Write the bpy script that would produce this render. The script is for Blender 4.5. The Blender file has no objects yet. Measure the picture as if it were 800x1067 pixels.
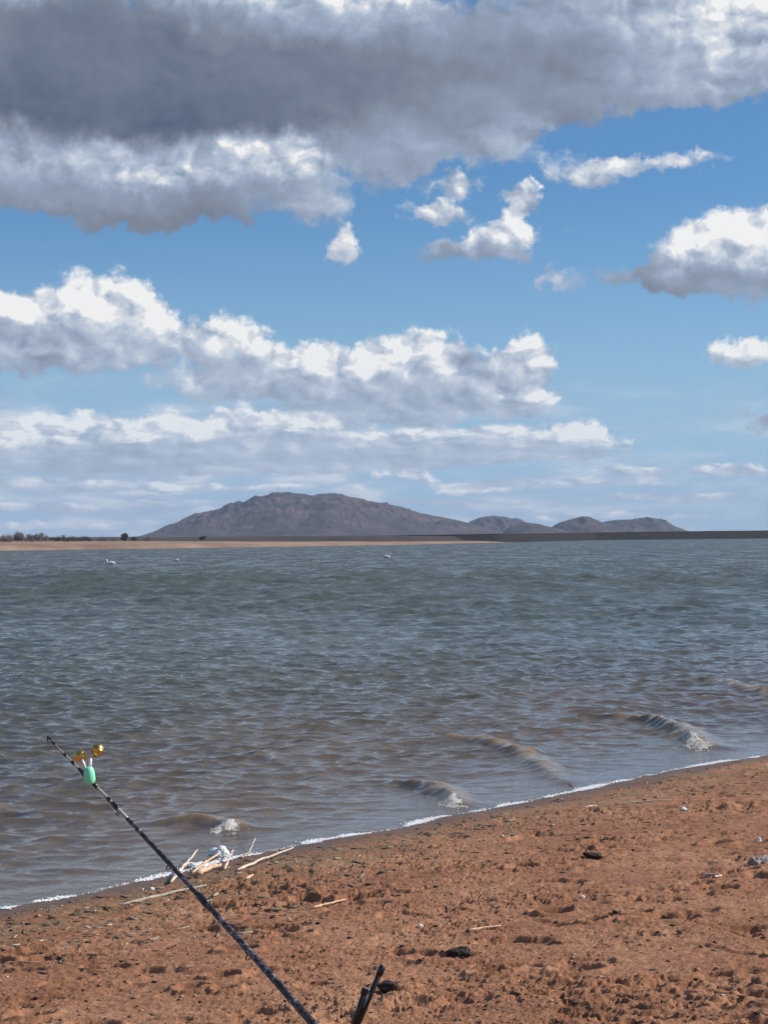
import bpy, bmesh, math, random
import numpy as np
from mathutils import Vector, Matrix, noise as mnoise
R = math.radians
random.seed(7)
S = bpy.context.scene
C = S.collection

# ------------------------------------------------------------------ camera
F = 2000.0                      # focal length in photo pixels (800 wide)
EYE = 2.6
HZ = 557.0                      # horizon row at the photo's centre
PITCH = math.atan((HZ - 533.5) / F)
ROLL = R(0.42)
cam = bpy.data.cameras.new('camera'); camo = bpy.data.objects.new('camera', cam); C.objects.link(camo)
cam.sensor_fit = 'HORIZONTAL'; cam.sensor_width = 36; cam.lens = 36 * F / 800
cam.clip_start = 0.1; cam.clip_end = 90000
camo.matrix_world = (Matrix.Translation((0, 0, EYE)) @ Matrix.Rotation(R(90) + PITCH, 4, 'X')
                     @ Matrix.Rotation(-ROLL, 4, 'Z'))
S.camera = camo
CM = np.array(camo.matrix_world.to_3x3())

def ray(px, py):
    d = CM @ np.array([(px - 400) / F, (533.5 - py) / F, -1.0])
    return d / d[1]
def at(px, py, Y):                              # point at depth Y
    d = ray(px, py); return Vector((d[0] * Y, Y, EYE + d[2] * Y))
def on_z(px, py, z=0.0):
    d = ray(px, py); t = (z - EYE) / d[2]; return Vector((d[0] * t, t, z))

# ------------------------------------------------------------------ light
SUN_EL, SUN_AZ = 35.0, 80.0                     # azimuth from +Y towards +X
sd = Vector((math.sin(R(SUN_AZ)) * math.cos(R(SUN_EL)), math.cos(R(SUN_AZ)) * math.cos(R(SUN_EL)), math.sin(R(SUN_EL))))
sun = bpy.data.lights.new('sun', 'SUN'); sun.energy = 5.0; sun.angle = R(0.53); sun.color = (1, .95, .88)
suno = bpy.data.objects.new('sun', sun); C.objects.link(suno)
suno.rotation_euler = sd.to_track_quat('Z', 'Y').to_euler()
S.view_settings.view_transform = 'Standard'; S.view_settings.look = 'None'
S.cycles.max_bounces = 4; S.cycles.diffuse_bounces = 2; S.cycles.glossy_bounces = 2; S.cycles.transmission_bounces = 2; S.cycles.volume_bounces = 0
S.view_settings.exposure = 0.0; S.view_settings.gamma = 1; S.view_settings.use_curve_mapping = False

# ------------------------------------------------------------------ node helper
class NT:
    vd = '3D'
    def __init__(s, tree): s.t = tree; s.n = tree.nodes; s.l = tree.links
    def node(s, typ, **kw):
        n = s.n.new(typ)
        for k, v in kw.items(): setattr(n, k, v)
        return n
    def put(s, sock, v):
        if isinstance(v, bpy.types.NodeSocket): s.l.new(v, sock)
        elif v is not None: sock.default_value = v
    def m(s, op, a, b=None, c=None, clamp=False):
        n = s.node('ShaderNodeMath', operation=op, use_clamp=clamp)
        for i, v in enumerate((a, b, c)): s.put(n.inputs[i], v)
        return n.outputs[0]
    def v(s, op, a, b=None, c=None):
        n = s.node('ShaderNodeVectorMath', operation=op)
        s.put(n.inputs[0], a)
        if b is not None: s.put(n.inputs['Scale'] if op == 'SCALE' else n.inputs[1], b)
        if c is not None: s.put(n.inputs[2], c)
        return n.outputs['Value'] if op in ('LENGTH', 'DOT_PRODUCT') else n.outputs[0]
    def smooth(s, x, a, b, lo=0.0, hi=1.0, kind='SMOOTHSTEP'):
        n = s.node('ShaderNodeMapRange', interpolation_type=kind)
        for i, v in enumerate((x, a, b, lo, hi)): s.put(n.inputs[i], v)
        return n.outputs[0]
    def noise(s, vec, scale, detail=4, rough=.55, dist=0, color=False, lac=2.0, dim='3D'):
        n = s.node('ShaderNodeTexNoise', noise_dimensions=dim)
        s.put(n.inputs['Vector'], vec); s.put(n.inputs['Scale'], scale); n.inputs['Detail'].default_value = detail
        n.inputs['Roughness'].default_value = rough; n.inputs['Distortion'].default_value = dist
        n.inputs['Lacunarity'].default_value = lac
        return n.outputs['Color' if color else 'Fac']
    def voro(s, vec, scale, detail=3, rough=.5, feature='SMOOTH_F1', out='Distance'):
        n = s.node('ShaderNodeTexVoronoi', feature=feature, voronoi_dimensions=s.vd)
        s.put(n.inputs['Vector'], vec); n.inputs['Scale'].default_value = scale
        n.inputs['Detail'].default_value = detail; n.inputs['Roughness'].default_value = rough
        if feature == 'SMOOTH_F1': n.inputs['Smoothness'].default_value = .35
        return n.outputs[out]
    def mix(s, f, a, b, mode='MIX'):
        n = s.node('ShaderNodeMix', data_type='RGBA', blend_type=mode)
        s.put(n.inputs[0], f); s.put(n.inputs[6], a); s.put(n.inputs[7], b)
        return n.outputs[2]
    def ramp(s, f, stops):
        n = s.node('ShaderNodeValToRGB'); e = n.color_ramp.elements
        while len(e) < len(stops): e.new(.5)
        for i, (p, c) in enumerate(stops): e[i].position = p; e[i].color = (*c, 1)
        s.put(n.inputs[0], f); return n.outputs[0]
    def xyz(s, x, y, z=0.0):
        n = s.node('ShaderNodeCombineXYZ')
        for i, v in enumerate((x, y, z)): s.put(n.inputs[i], v)
        return n.outputs[0]
    def sep(s, v):
        n = s.node('ShaderNodeSeparateXYZ'); s.put(n.inputs[0], v); return n.outputs

def srgb(r, g, b):
    f = lambda c: (c / 255 / 12.92) if c / 255 <= .04045 else ((c / 255 + .055) / 1.055) ** 2.4
    return (f(r), f(g), f(b))

# ------------------------------------------------------------------ sky
W = bpy.data.worlds.new('World'); S.world = W; W.use_nodes = True
W.node_tree.nodes.clear(); T = NT(W.node_tree); T.vd = '2D'
SKY = 0.095
sky = T.node('ShaderNodeTexSky', sky_type='NISHITA'); sky.sun_disc = False
sky.sun_elevation = R(SUN_EL); sky.sun_rotation = R(SUN_AZ); sky.air_density = 1.0; sky.dust_density = .35; sky.ozone_density = 2.5
gen = T.node('ShaderNodeTexCoord').outputs['Generated']
dx, dy, dz = T.sep(gen)[0:3]
azm = T.m('ARCTAN2', dx, dy)
hyp = T.m('SQRT', T.m('ADD', T.m('MULTIPLY', dx, dx), T.m('MULTIPLY', dy, dy)))
elv = T.m('ARCTAN2', dz, hyp)
P0 = T.xyz(T.m('MULTIPLY', azm, F / 100), T.m('MULTIPLY', elv, F / 100), 0.0)   # sky directions, 0.05 rad per unit
SUNDIR2 = (0.10, 0.10, 0.0)

# each cloud mass: x, y, half width, half height, weight, brightness at base, brightness at top
BL = [
 (60, 90, 330, 105, 1.6, .14, .24), (330, 95, 300, 85, 1.6, .16, .28), (580, 62, 240, 90, 1.3, .36, .56),
 (760, 55, 130, 90, 1.2, .62, .98), (320, 8, 190, 55, 1.5, .8, 1.1), (450, 122, 150, 50, .9, .42, .6), (90, -10, 150, 40, .6, .5, .8),
 (660, 102, 190, 32, .8, .6, .8), (20, 10, 40, 25, .8, .9, 1.0), (690, 15, 90, 50, 1.0, .75, 1.05), (20, 0, 70, 40, 1.2, .8, 1.0), (790, 45, 60, 50, 1.2, .85, 1.1),
 (300, -160, 500, 150, 1.3, .4, .5), (800, -150, 400, 130, .9, .5, .7), (1000, 60, 200, 100, 1.0, .6, .9), (-150, 60, 200, 120, 1.3, .35, .5),
 (30, 180, 100, 46, 1.3, .42, 1.02), (-60, 200, 120, 50, 1.2, .4, .9), (180, 192, 110, 46, 1.3, .44, 1.0), (295, 178, 80, 42, 1.5, .5, 1.1), (130, 220, 170, 26, 1.3, .34, .46),
 (330, 215, 60, 28, .7, .55, .7), (410, 155, 75, 50, .9, .55, .9), (490, 145, 90, 50, .8, .6, .9), (400, 190, 60, 30, .5, .5, .6), (540, 155, 60, 30, .5, .6, .85),
 (455, 223, 44, 18, 1.3, .7, .92), (474, 199, 40, 15, 1.0, .7, .9), (522, 250, 56, 32, 1.6, .6, 1.05), (552, 212, 34, 22, 1.3, .7, .98),
 (462, 264, 50, 17, .8, .5, .66), (364, 252, 26, 30, 1.1, .66, .95), (622, 180, 75, 26, .95, .64, .96), (705, 173, 90, 15, .72, .68, .82), (600, 245, 22, 12, .5, .7, .8),
 (755, 270, 90, 58, 1.6, .52, 1.1), (700, 290, 60, 36, 1.0, .36, .55), (645, 296, 50, 17, .6, .5, .6), (830, 275, 90, 55, 1.4, .5, 1.1), (586, 292, 38, 20, .6, .6, .7),
 (775, 370, 70, 22, 1.0, .7, .92), (860, 375, 80, 28, 1.0, .7, .9), (795, 440, 38, 20, 1.1, .42, .6), (745, 440, 35, 14, .5, .55, .7),
 (10, 338, 90, 50, 1.5, .66, 1.05), (110, 328, 85, 52, 1.6, .66, 1.08), (175, 350, 80, 40, 1.4, .66, 1.05), (60, 376, 150, 26, 1.2, .56, .78), (-80, 345, 90, 60, 1.4, .6, 1.0),
 (245, 368, 60, 34, 1.2, .66, 1.0), (225, 402, 100, 22, 1.1, .58, .74), (315, 388, 60, 34, 1.4, .66, 1.04), (368, 380, 55, 36, 1.3, .68, 1.05), (432, 380, 72, 48, 1.8, .68, 1.12),
 (545, 378, 42, 36, 1.2, .68, .98), (500, 398, 60, 36, 1.2, .62, .84), (420, 414, 180, 20, 1.2, .58, .72), (555, 418, 42, 22, 1.4, .68, 1.0), (400, 434, 190, 16, 1.0, .58, .68),
 (22, 460, 52, 34, 1.7, .62, 1.10), (98, 457, 60, 32, 1.7, .62, 1.10), (170, 455, 52, 30, 1.6, .62, 1.06), (238, 448, 44, 32, 1.7, .64, 1.10), (300, 448, 60, 22, 1.6, .66, 1.10), (-60, 455, 80, 34, 1.3, .6, 1.0),
 (110, 482, 220, 20, 1.3, .55, .66), (330, 474, 160, 22, 1.3, .56, .70), (430, 456, 66, 16, 1.4, .66, 1.02), (525, 457, 72, 18, 1.4, .64, .92), (470, 470, 160, 16, 1.2, .58, .70), (613, 460, 42, 27, 1.9, .68, 1.12),
 (500, 480, 150, 10, 1.1, .60, .74), (75, 506, 120, 9, 1.2, .68, .9), (185, 509, 48, 9, 1.1, .7, .98), (50, 528, 130, 8, 1.1, .70, .84), (430, 495, 42, 10, 1.3, .74, 1.1), (165, 527, 50, 7, 1.1, .72, .98),
 (290, 490, 130, 9, 1.1, .64, .8), (300, 508, 120, 7, 1.0, .68, .84), (758, 492, 66, 11, 1.2, .74, .98), (655, 492, 60, 9, 1.0, .68, .85), (560, 504, 160, 8, 1.0, .68, .80), (700, 518, 130, 8, 1.0, .68, .80), (20, 548, 200, 7, 1.0, .70, .80),
 (350, 452, 40, 9, 1.1, .7, .9), (490, 512, 50, 6, 1.1, .75, .95), (450, 524, 200, 6, .9, .70, .80), (640, 538, 160, 6, .9, .7, .78), (900, 500, 120, 25, .9, .7, .9), (-120, 500, 140, 30, .9, .6, .8),
]
def density(P):
    """masses + billows -> (coverage, mean brightness)"""
    w1 = T.v('SUBTRACT', T.noise(P, 1.3, 2, .5, color=True, dim='2D'), (.5, .5, .5))
    w2 = T.v('SUBTRACT', T.noise(P, 4.5, 3, .62, color=True, dim='2D'), (.5, .5, .5))
    calm = T.smooth(T.sep(P)[1], .15, 2.2, .22, 1.0)          # flatter, finer layers towards the horizon
    w1 = T.v('MULTIPLY', w1, T.xyz(1, calm, 0)); w2 = T.v('MULTIPLY', w2, T.xyz(1, calm, 0))
    Q = T.v('MULTIPLY_ADD', w1, (.75, .40, 0), P)
    Q = T.v('MULTIPLY_ADD', w2, (.42, .28, 0), Q)
    acc = T.xyz(0.02, 0.012, 0.0)
    for (x, y, w, h, a, b0, b1) in BL:
        cx = (x - 400) / 100; cy = (HZ - y) / 100 - (x - 400) / 100 * math.tan(ROLL)
        Qi = T.v('MULTIPLY_ADD', acc, (1e-7, 1e-7, 0), Q)
        L = T.v('MULTIPLY_ADD', Qi, (100 / w, 100 / h, 1), (-cx * 100 / w, -cy * 100 / h, 0))
        g = T.smooth(T.v('LENGTH', L), 1.15, .12, 0, a)
        yy = T.sep(L)[1]
        b = T.smooth(yy, -.50, .30, b0, b1)
        acc = T.v('MULTIPLY_ADD', g, T.xyz(1.0, b, 0.0), acc)
    s = T.sep(acc)
    return s[0], T.m('DIVIDE', s[1], s[0])
D, B = density(P0)
# the rest of the sky, outside the part the photograph shows: broken cumulus
px, py = T.sep(P0)[0:2]
outside = T.smooth(T.m('MAXIMUM', T.m('ABSOLUTE', px), T.m('SUBTRACT', py, 1.6)), 5.2, 8.0)
far = T.noise(T.v('MULTIPLY', P0, (.10, .16, 1)), 1.0, 5, .55)
D = T.m('MULTIPLY_ADD', T.smooth(far, .46, .62, 0, 1.3), outside, D)
px, py = T.sep(P0)[0:2]
PS = T.xyz(px, T.m('MULTIPLY_ADD', T.smooth(py, -.1, 1.5), 1.5, T.m('MULTIPLY', py, 1.3)), 0)      # low layers are seen edge-on: finer strips
wz = T.v('MULTIPLY_ADD', T.noise(PS, 2.2, 3, .55, color=True, dim='2D'), (.34, .34, 0), PS)
def billow(P, detail):
    a = T.voro(P, 2.1, detail, .5, 'F1')
    n = T.noise(P, 1.7, 4, .52, dim='2D')
    return T.m('SUBTRACT', n, T.m('MULTIPLY', a, .5))
b1 = billow(wz, 2.5); b2 = billow(T.v('ADD', wz, SUNDIR2), 2.5)
edge = T.noise(wz, 3.2, 6, .62, dim='2D')
cov = T.m('MULTIPLY_ADD', T.m('ADD', b1, -.22), .55, D)
cov = T.m('MULTIPLY_ADD', T.m('ADD', edge, -.5), .72, cov)
mask = T.smooth(cov, .27, .86)
relief = T.m('SUBTRACT', b1, b2)
soft = T.smooth(B, .40, 1.0, .10, 1.0)
shade = T.m('MULTIPLY_ADD', T.m('MULTIPLY', relief, soft), .85, B)
shade = T.m('MULTIPLY_ADD', T.m('MULTIPLY', T.m('ADD', b1, -.22), soft), .30, shade)
shade = T.m('MULTIPLY_ADD', T.m('MULTIPLY', T.m('ADD', edge, -.5), soft), .20, shade)
shade = T.m('MULTIPLY_ADD', T.m('ADD', T.noise(P0, .8, 4, .5, dim='2D'), -.5), T.smooth(B, .2, .7, .2, .32), shade)
cloudc = T.ramp(shade, [(0.10, srgb(84, 96, 118)), (.36, srgb(126, 135, 152)), (.54, srgb(148, 162, 184)), (.72, srgb(176, 189, 208)), (.88, srgb(211, 217, 226)), (.97, srgb(232, 233, 234)), (1.0, srgb(246, 246, 245))])
cloudc = T.v('SCALE', cloudc, 1.0 / SKY)
low = T.smooth(T.m('ABSOLUTE', elv), .19, 0.0, 0, .8)
skyc = T.mix(1.0, sky.outputs[0], (.50, .80, 1.08, 1), 'MULTIPLY')
skyc = T.mix(low, skyc, tuple(c / SKY for c in srgb(160, 196, 229)) + (1,))      # pale moist air low over the horizon
cloudc = T.mix(T.smooth(py, 2.4, .2, 0, .42), cloudc, tuple(c / SKY for c in srgb(186, 206, 228)) + (1,))
veil = T.smooth(T.noise(T.v('MULTIPLY', P0, (.55, 3.0, 1)), 1.0, 5, .55, dim='2D'), .32, .58, .12, .85)
veil = T.m('MULTIPLY', T.m('MULTIPLY', veil, T.smooth(py, 1.85, 1.0)), T.smooth(px, 3.2, .6, .4, 1))
vc = T.ramp(T.noise(T.v('MULTIPLY', P0, (.9, 4.5, 1)), 1.3, 5, .6, dim='2D'), [(.36, srgb(160, 181, 208)), (.52, srgb(178, 196, 219)), (.66, srgb(212, 220, 230))])
skyc = T.mix(veil, skyc, T.v('SCALE', vc, 1.0 / SKY))          # thin sheets behind the heaps
col = T.mix(T.m('MULTIPLY', mask, .97), skyc, cloudc)
bg = T.node('ShaderNodeBackground'); T.put(bg.inputs[0], col); bg.inputs[1].default_value = SKY
T.l.new(bg.outputs[0], T.node('ShaderNodeOutputWorld').inputs[0])
W.cycles.sampling_method = 'MANUAL'; W.cycles.sample_map_resolution = 512

# ------------------------------------------------------------------ objects helper
def link(name, me, parent=None, **props):
    o = bpy.data.objects.new(name, me); C.objects.link(o)
    if parent: o.parent = parent
    for k, v in props.items(): o[k] = v
    return o
def empty(name, loc, label, cat, group=None):
    o = bpy.data.objects.new(name, None); C.objects.link(o); o.location = loc; o.empty_display_size = .1
    o['label'] = label; o['category'] = cat
    if group: o['group'] = group
    return o
def pydata(name, v, f, mat=None, smooth=False):
    me = bpy.data.meshes.new(name); me.from_pydata([tuple(p) for p in v], [], f)
    if mat: me.materials.append(mat)
    if smooth: me.polygons.foreach_set('use_smooth', [True] * len(me.polygons))
    me.update(); return me
def grid_mesh(name, X, Y, Z, mat, smooth=True):
    n, m = X.shape
    co = np.stack([X, Y, Z], -1).reshape(-1, 3).astype(np.float32)
    i = np.arange(n * m).reshape(n, m)
    q = np.stack([i[:-1, :-1], i[:-1, 1:], i[1:, 1:], i[1:, :-1]], -1).reshape(-1).astype(np.int32)
    nf = (n - 1) * (m - 1)
    me = bpy.data.meshes.new(name); me.vertices.add(n * m); me.vertices.foreach_set('co', co.ravel())
    me.loops.add(nf * 4); me.loops.foreach_set('vertex_index', q)
    me.polygons.add(nf); me.polygons.foreach_set('loop_start', np.arange(0, nf * 4, 4, dtype=np.int32))
    me.polygons.foreach_set('loop_total', np.full(nf, 4, np.int32))
    me.update(calc_edges=True)
    me.polygons.foreach_set('use_smooth', np.full(nf, smooth))
    me.materials.append(mat); return me
def fattr(me, name, arr):
    a = me.attributes.new(name, 'FLOAT', 'POINT'); a.data.foreach_set('value', arr.ravel().astype(np.float32))
def mat(name):
    m = bpy.data.materials.new(name); m.use_nodes = True; m.node_tree.nodes.clear()
    t = NT(m.node_tree); b = t.node('ShaderNodeBsdfPrincipled'); o = t.node('ShaderNodeOutputMaterial')
    t.l.new(b.outputs[0], o.inputs[0]); return m, t, b
def bump(t, b, h, dist, strength=1.0):
    n = t.node('ShaderNodeBump'); n.inputs['Strength'].default_value = strength
    n.inputs['Distance'].default_value = dist; t.put(n.inputs['Height'], h); t.l.new(n.outputs[0], b.inputs['Normal'])
def simple(name, c, rough=.6, metal=0.0, vary=.25, scale=60, bumpd=0.0):
    m, t, b = mat(name)
    pos = t.node('ShaderNodeTexCoord').outputs['Object']
    n = t.noise(pos, scale, 4, .6)
    c2 = tuple(x * (1 - vary) for x in c); c3 = tuple(min(1, x * (1 + vary)) for x in c)
    t.put(b.inputs['Base Color'], t.ramp(n, [(.3, c2), (.7, c3)]))
    b.inputs['Roughness'].default_value = rough; b.inputs['Metallic'].default_value = metal
    if bumpd: bump(t, b, n, bumpd)
    return m

# numpy value-gradient noise
def _h(ix, iy, seed):
    n = (ix.astype(np.int64) * 374761393 + iy.astype(np.int64) * 668265263 + seed * 982451653) & 0xffffffff
    n = ((n ^ (n >> 13)) * 1274126177) & 0xffffffff
    return ((n ^ (n >> 16)) & 0xffff) / 65535.0
def perlin(x, y, seed=0):
    x0 = np.floor(x); y0 = np.floor(y); fx = x - x0; fy = y - y0
    u = fx * fx * fx * (fx * (fx * 6 - 15) + 10); v = fy * fy * fy * (fy * (fy * 6 - 15) + 10)
    def g(ix, iy, dx, dy):
        a = _h(ix, iy, seed) * 2 * np.pi; return np.cos(a) * dx + np.sin(a) * dy
    a = g(x0, y0, fx, fy); b = g(x0 + 1, y0, fx - 1, fy); c = g(x0, y0 + 1, fx, fy - 1); d = g(x0 + 1, y0 + 1, fx - 1, fy - 1)
    return (a + (b - a) * u) * (1 - v) + (c + (d - c) * u) * v
def fbm(x, y, octv=4, seed=0, gain=.5):
    s = 0; a = 1.0
    for i in range(octv):
        s = s + a * perlin(x, y, seed + i * 17); x = x * 2.03 + 5.1; y = y * 2.03 + 1.7; a *= gain
    return s
def sstep(a, b, x):
    t = np.clip((x - a) / (b - a), 0, 1); return t * t * (3 - 2 * t)

# ------------------------------------------------------------------ shoreline
SHPX = [(0, 948), (60, 936), (150, 917), (250, 895), (340, 877), (440, 857), (480, 849), (560, 833), (640, 816), (720, 799), (800, 787)]
SH = np.array([[p.x, p.y] for p in (on_z(*q) for q in SHPX)])
d0 = SH[1] - SH[0]; d1 = SH[-1] - SH[-3]
SH = np.vstack([SH[0] - d0 / np.linalg.norm(d0) * 60, SH, SH[-1] + d1 / np.linalg.norm(d1) * 12, SH[-1] + d1 / np.linalg.norm(d1) * 12 + np.array([30, 14])])
def scallop(X, Y): return .13 * fbm(X * .75, Y * .75, 3, 301) + .02 * fbm(X * 5, Y * 5, 2, 303)
def shore_dist(X, Y):
    """signed distance, positive on land"""
    best = np.full(X.shape, 1e9); sign = np.ones(X.shape)
    for a, b in zip(SH[:-1], SH[1:]):
        e = b - a; L2 = e @ e
        t = np.clip(((X - a[0]) * e[0] + (Y - a[1]) * e[1]) / L2, 0, 1)
        qx = X - (a[0] + t * e[0]); qy = Y - (a[1] + t * e[1]); d = np.hypot(qx, qy)
        s = np.where(e[0] * qy - e[1] * qx > 0, -1.0, 1.0)
        m = d < best - 1e-9; best = np.where(m, d, best); sign = np.where(m, s, sign)
    return best * sign + scallop(X, Y)
def beach_base(s):
    return np.where(s > 0, .115 * np.minimum(s, 1.2) + .082 * np.clip(s - 1.2, 0, 12), .10 * np.maximum(s, -12))
prg = np.random.default_rng(44)
PRINTS = [(x_ * y_, y_, prg.uniform(.05, .11)) for x_, y_ in zip(prg.uniform(-.24, .24, 60), 1 / prg.uniform(1 / 20, 1 / 7, 60))]
def beach_z(x, y):
    a = np.array([[float(x)]]); b = np.array([[float(y)]])
    return float(ground_height(a, b)[0, 0])
def ground_height(X, Y):
    s = shore_dist(X, Y)
    z = beach_base(s)
    land = sstep(.15, 1.6, s); wet = sstep(-.2, .3, s)
    z = z + .035 * fbm(X * .55, Y * .55, 3, 3) * land
    # trampled, crusted mud: hoof pits, clods, crumbs
    n1 = fbm(X * 2.2, Y * 3.0, 3, 11); n2 = fbm(X * 6.5, Y * 6.5, 4, 23, .5); n3 = fbm(X * 26, Y * 26, 3, 41, .6)
    patch = sstep(-.25, .35, fbm(X * .8, Y * .8, 2, 77))
    z = z - (.040 * sstep(.12, .30, n1) * (.35 + .65 * patch)) * land
    rough = sstep(-.15, .35, fbm(X * .45, Y * .7, 3, 131)) * .7 + .42
    z = z + (.016 * n1 + .014 * np.abs(n2) * (.3 + .7 * patch)) * land
    z = z - .020 * sstep(.18, .28, n2) * land * (.2 + .8 * patch) * rough
    n5 = fbm(X * 7 + 3, Y * 9, 4, 91, .55)
    z = z + (.014 * sstep(.16, .26, n5) - .022 * sstep(.20, .29, -n5)) * land * rough * (.3 + .7 * sstep(-.2, .3, fbm(X * 1.3, Y * 1.3, 2, 55)))
    z = z + .006 * n3 * (.25 * wet + .75 * land) + .004 * n2 * wet
    for fx_, fy_, fr_ in PRINTS:
        dx_ = (X - fx_) / fr_; dy_ = (Y - fy_) / (fr_ * .8); q = dx_ * dx_ + dy_ * dy_
        near_ = q < 6
        if near_.any(): z = z + np.where(near_, (-.040 * np.exp(-q * q * 1.2) + .020 * np.exp(-(q - 1.8) ** 2 / .5)) * land, 0)
    return z

# ------------------------------------------------------------------ beach material
def beach_material():
    m, t, b = mat('red_sand')
    geo = t.node('ShaderNodeNewGeometry'); pos = geo.outputs['Position']
    at_ = t.node('ShaderNodeAttribute', attribute_name='inland'); s = at_.outputs['Fac']
    n1 = t.noise(pos, 1.1, 5, .6); n2 = t.noise(pos, 14, 6, .65); n3 = t.noise(pos, 70, 4, .6)
    c = t.ramp(n1, [(.30, (.285, .124, .060)), (.5, (.37, .168, .086)), (.72, (.47, .240, .130))])
    c = t.mix(t.smooth(n2, .42, .70, 0, .55), c, (.17, .070, .034, 1))
    c = t.mix(t.smooth(n2, .36, .26, 0, .6), c, (.46, .26, .145, 1))
    c = t.mix(t.smooth(n3, .60, .72, 0, .55), c, (.54, .36, .24, 1))
    c = t.mix(t.smooth(n3, .40, .30, 0, .5), c, (.13, .065, .04, 1))
    # strand line: grey-green litter mixed into the sand, then the wet strip
    lit = t.m('MULTIPLY', t.smooth(s, 2.6, .5), t.smooth(t.noise(pos, 5, 5, .6), .42, .62))
    c = t.mix(t.m('MULTIPLY', lit, .75), c, (.20, .15, .085, 1))
    ss = t.m('MULTIPLY_ADD', t.noise(pos, 1.6, 3, .5), .5, s)
    wet = t.smooth(ss, 1.05, .34)
    c = t.mix(wet, c, t.mix(.6, c, (.075, .045, .030, 1)))
    t.put(b.inputs['Base Color'], c)
    t.put(b.inputs['Roughness'], t.smooth(wet, 0, 1, .92, .45)); b.inputs['Specular IOR Level'].default_value = .3
    bump(t, b, t.m('ADD', t.noise(pos, 45, 5, .7), t.m('MULTIPLY', n2, 1.2)), .012, .9)
    return m
SAND = beach_material()
def persp_grid(y0, y1, rows, cols, half, margin, dens=None):
    """depths evenly spaced in 1/y so that the mesh is finest nearby"""
    t = np.linspace(1 / y0, 1 / y1, rows); yy = 1 / t
    u = np.linspace(-1, 1, cols); u = np.sign(u) * (np.abs(u) * .55 + .45 * np.abs(u) ** 3) * half
    Y, U = np.meshgrid(yy, u, indexing='ij'); return U * Y + U / np.abs(half) * margin, Y
X, Y = persp_grid(5.5, 30.0, 1150, 1000, .32, .8)
me = grid_mesh('beach', X, Y, ground_height(X, Y), SAND); fattr(me, 'inland', shore_dist(X, Y))
link('beach', me, kind='structure')
# the rest of the bank around and behind the camera, a coarser sheet a little lower
gx = np.linspace(-70, 90, 260); gy = np.linspace(-60, 60, 200); X, Y = np.meshgrid(gx, gy)
X = X; Zc = ground_height(X, Y)
inner = (Y > 5.3) & (Y < 31) & (np.abs(X) < .34 * Y + 1.4)
Zc = np.where(inner, Zc - .35, Zc - .01)
me = grid_mesh('shore_ground', X, Y, Zc, SAND); fattr(me, 'inland', shore_dist(X, Y))
link('shore_ground', me, kind='structure')

# ------------------------------------------------------------------ water
def water_material():
    m, t, b = mat('lake_water')
    geo = t.node('ShaderNodeNewGeometry'); pos = geo.outputs['Position']
    s = t.node('ShaderNodeAttribute', attribute_name='inland').outputs['Fac']
    fm = t.node('ShaderNodeAttribute', attribute_name='froth').outputs['Fac']
    dist = t.v('LENGTH', t.v('SUBTRACT', pos, (0, 0, EYE)))
    deep = t.smooth(s, -.5, -30)
    c = t.ramp(deep, [(0, (.135, .100, .072)), (.2, (.100, .094, .076)), (.6, (.086, .098, .080)), (1, (.082, .098, .080))])
    c = t.mix(t.smooth(t.noise(t.v('MULTIPLY', pos, (.3, .12, 1)), 1.0, 4, .55), .35, .65, 0, .35), c, (.045, .055, .052, 1))
    bub = t.noise(t.v('MULTIPLY', pos, (1, .45, 1)), 22, 6, .78)
    f = t.m('MULTIPLY', t.smooth(t.m('MULTIPLY_ADD', t.m('ADD', bub, -.5), 4.2, fm), .58, 1.05), .8)
    c = t.mix(t.smooth(t.node('ShaderNodeAttribute', attribute_name='crest').outputs['Fac'], .2, .9, 0, .8), c, (.27, .182, .10, 1))  # silty tan by crest height, also standing in for light through thin crests
    c = t.mix(f, c, (.74, .70, .62, 1))
    t.put(b.inputs['Base Color'], c)
    b.inputs['IOR'].default_value = 1.333
    gust = t.noise(t.v('MULTIPLY', pos, (.32, .055, 1)), 1.0, 5, .68)
    fine = t.noise(t.v('MULTIPLY', pos, (1.1, .22, 1)), 1.0, 4, .7)
    gz_ = t.m('ADD', t.m('MULTIPLY', gust, .5), t.m('MULTIPLY', fine, .5))
    chop = t.m('MULTIPLY', t.smooth(gz_, .44, .56), t.smooth(dist, 35, 110))
    rg_ = t.m('ADD', t.smooth(dist, 14, 120, .03, .20), t.m('MULTIPLY', chop, .30))
    t.put(b.inputs['Roughness'], t.m('MAXIMUM', rg_, t.m('MULTIPLY', f, .7)))
    P2 = t.v('MULTIPLY', pos, (1, .8, 1))
    h1 = t.noise(P2, 9.0, 4, .6); h2 = t.noise(P2, 1.4, 5, .62)
    nb = t.m('ADD', t.m('MULTIPLY', h1, t.smooth(dist, 10, 90, .012, .03)), t.m('MULTIPLY', h2, t.smooth(dist, 40, 260, .0, .45)))
    nb = t.m('MULTIPLY_ADD', f, .012, nb)
    bump(t, b, nb, 1.0, 1.0)
    return m
WATER = water_material()
rng = np.random.default_rng(5)
waves = []
for i in range(150):
    lam = .17 * (2.9 / .17) ** (i / 149.0) * rng.uniform(.9, 1.1)
    spread = .5 if lam < 1.2 else .38
    ang = R(-62) + rng.normal(0, spread)          # heading: out of the left distance towards the shore
    k = 2 * np.pi / lam; A = .0056 * lam ** .80 * rng.uniform(.5, 1.3)
    waves.append((k * math.cos(ang), k * math.sin(ang), A, rng.uniform(0, 6.28), lam))
def px_line(pts): return [on_z(*p) for p in pts]
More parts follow.
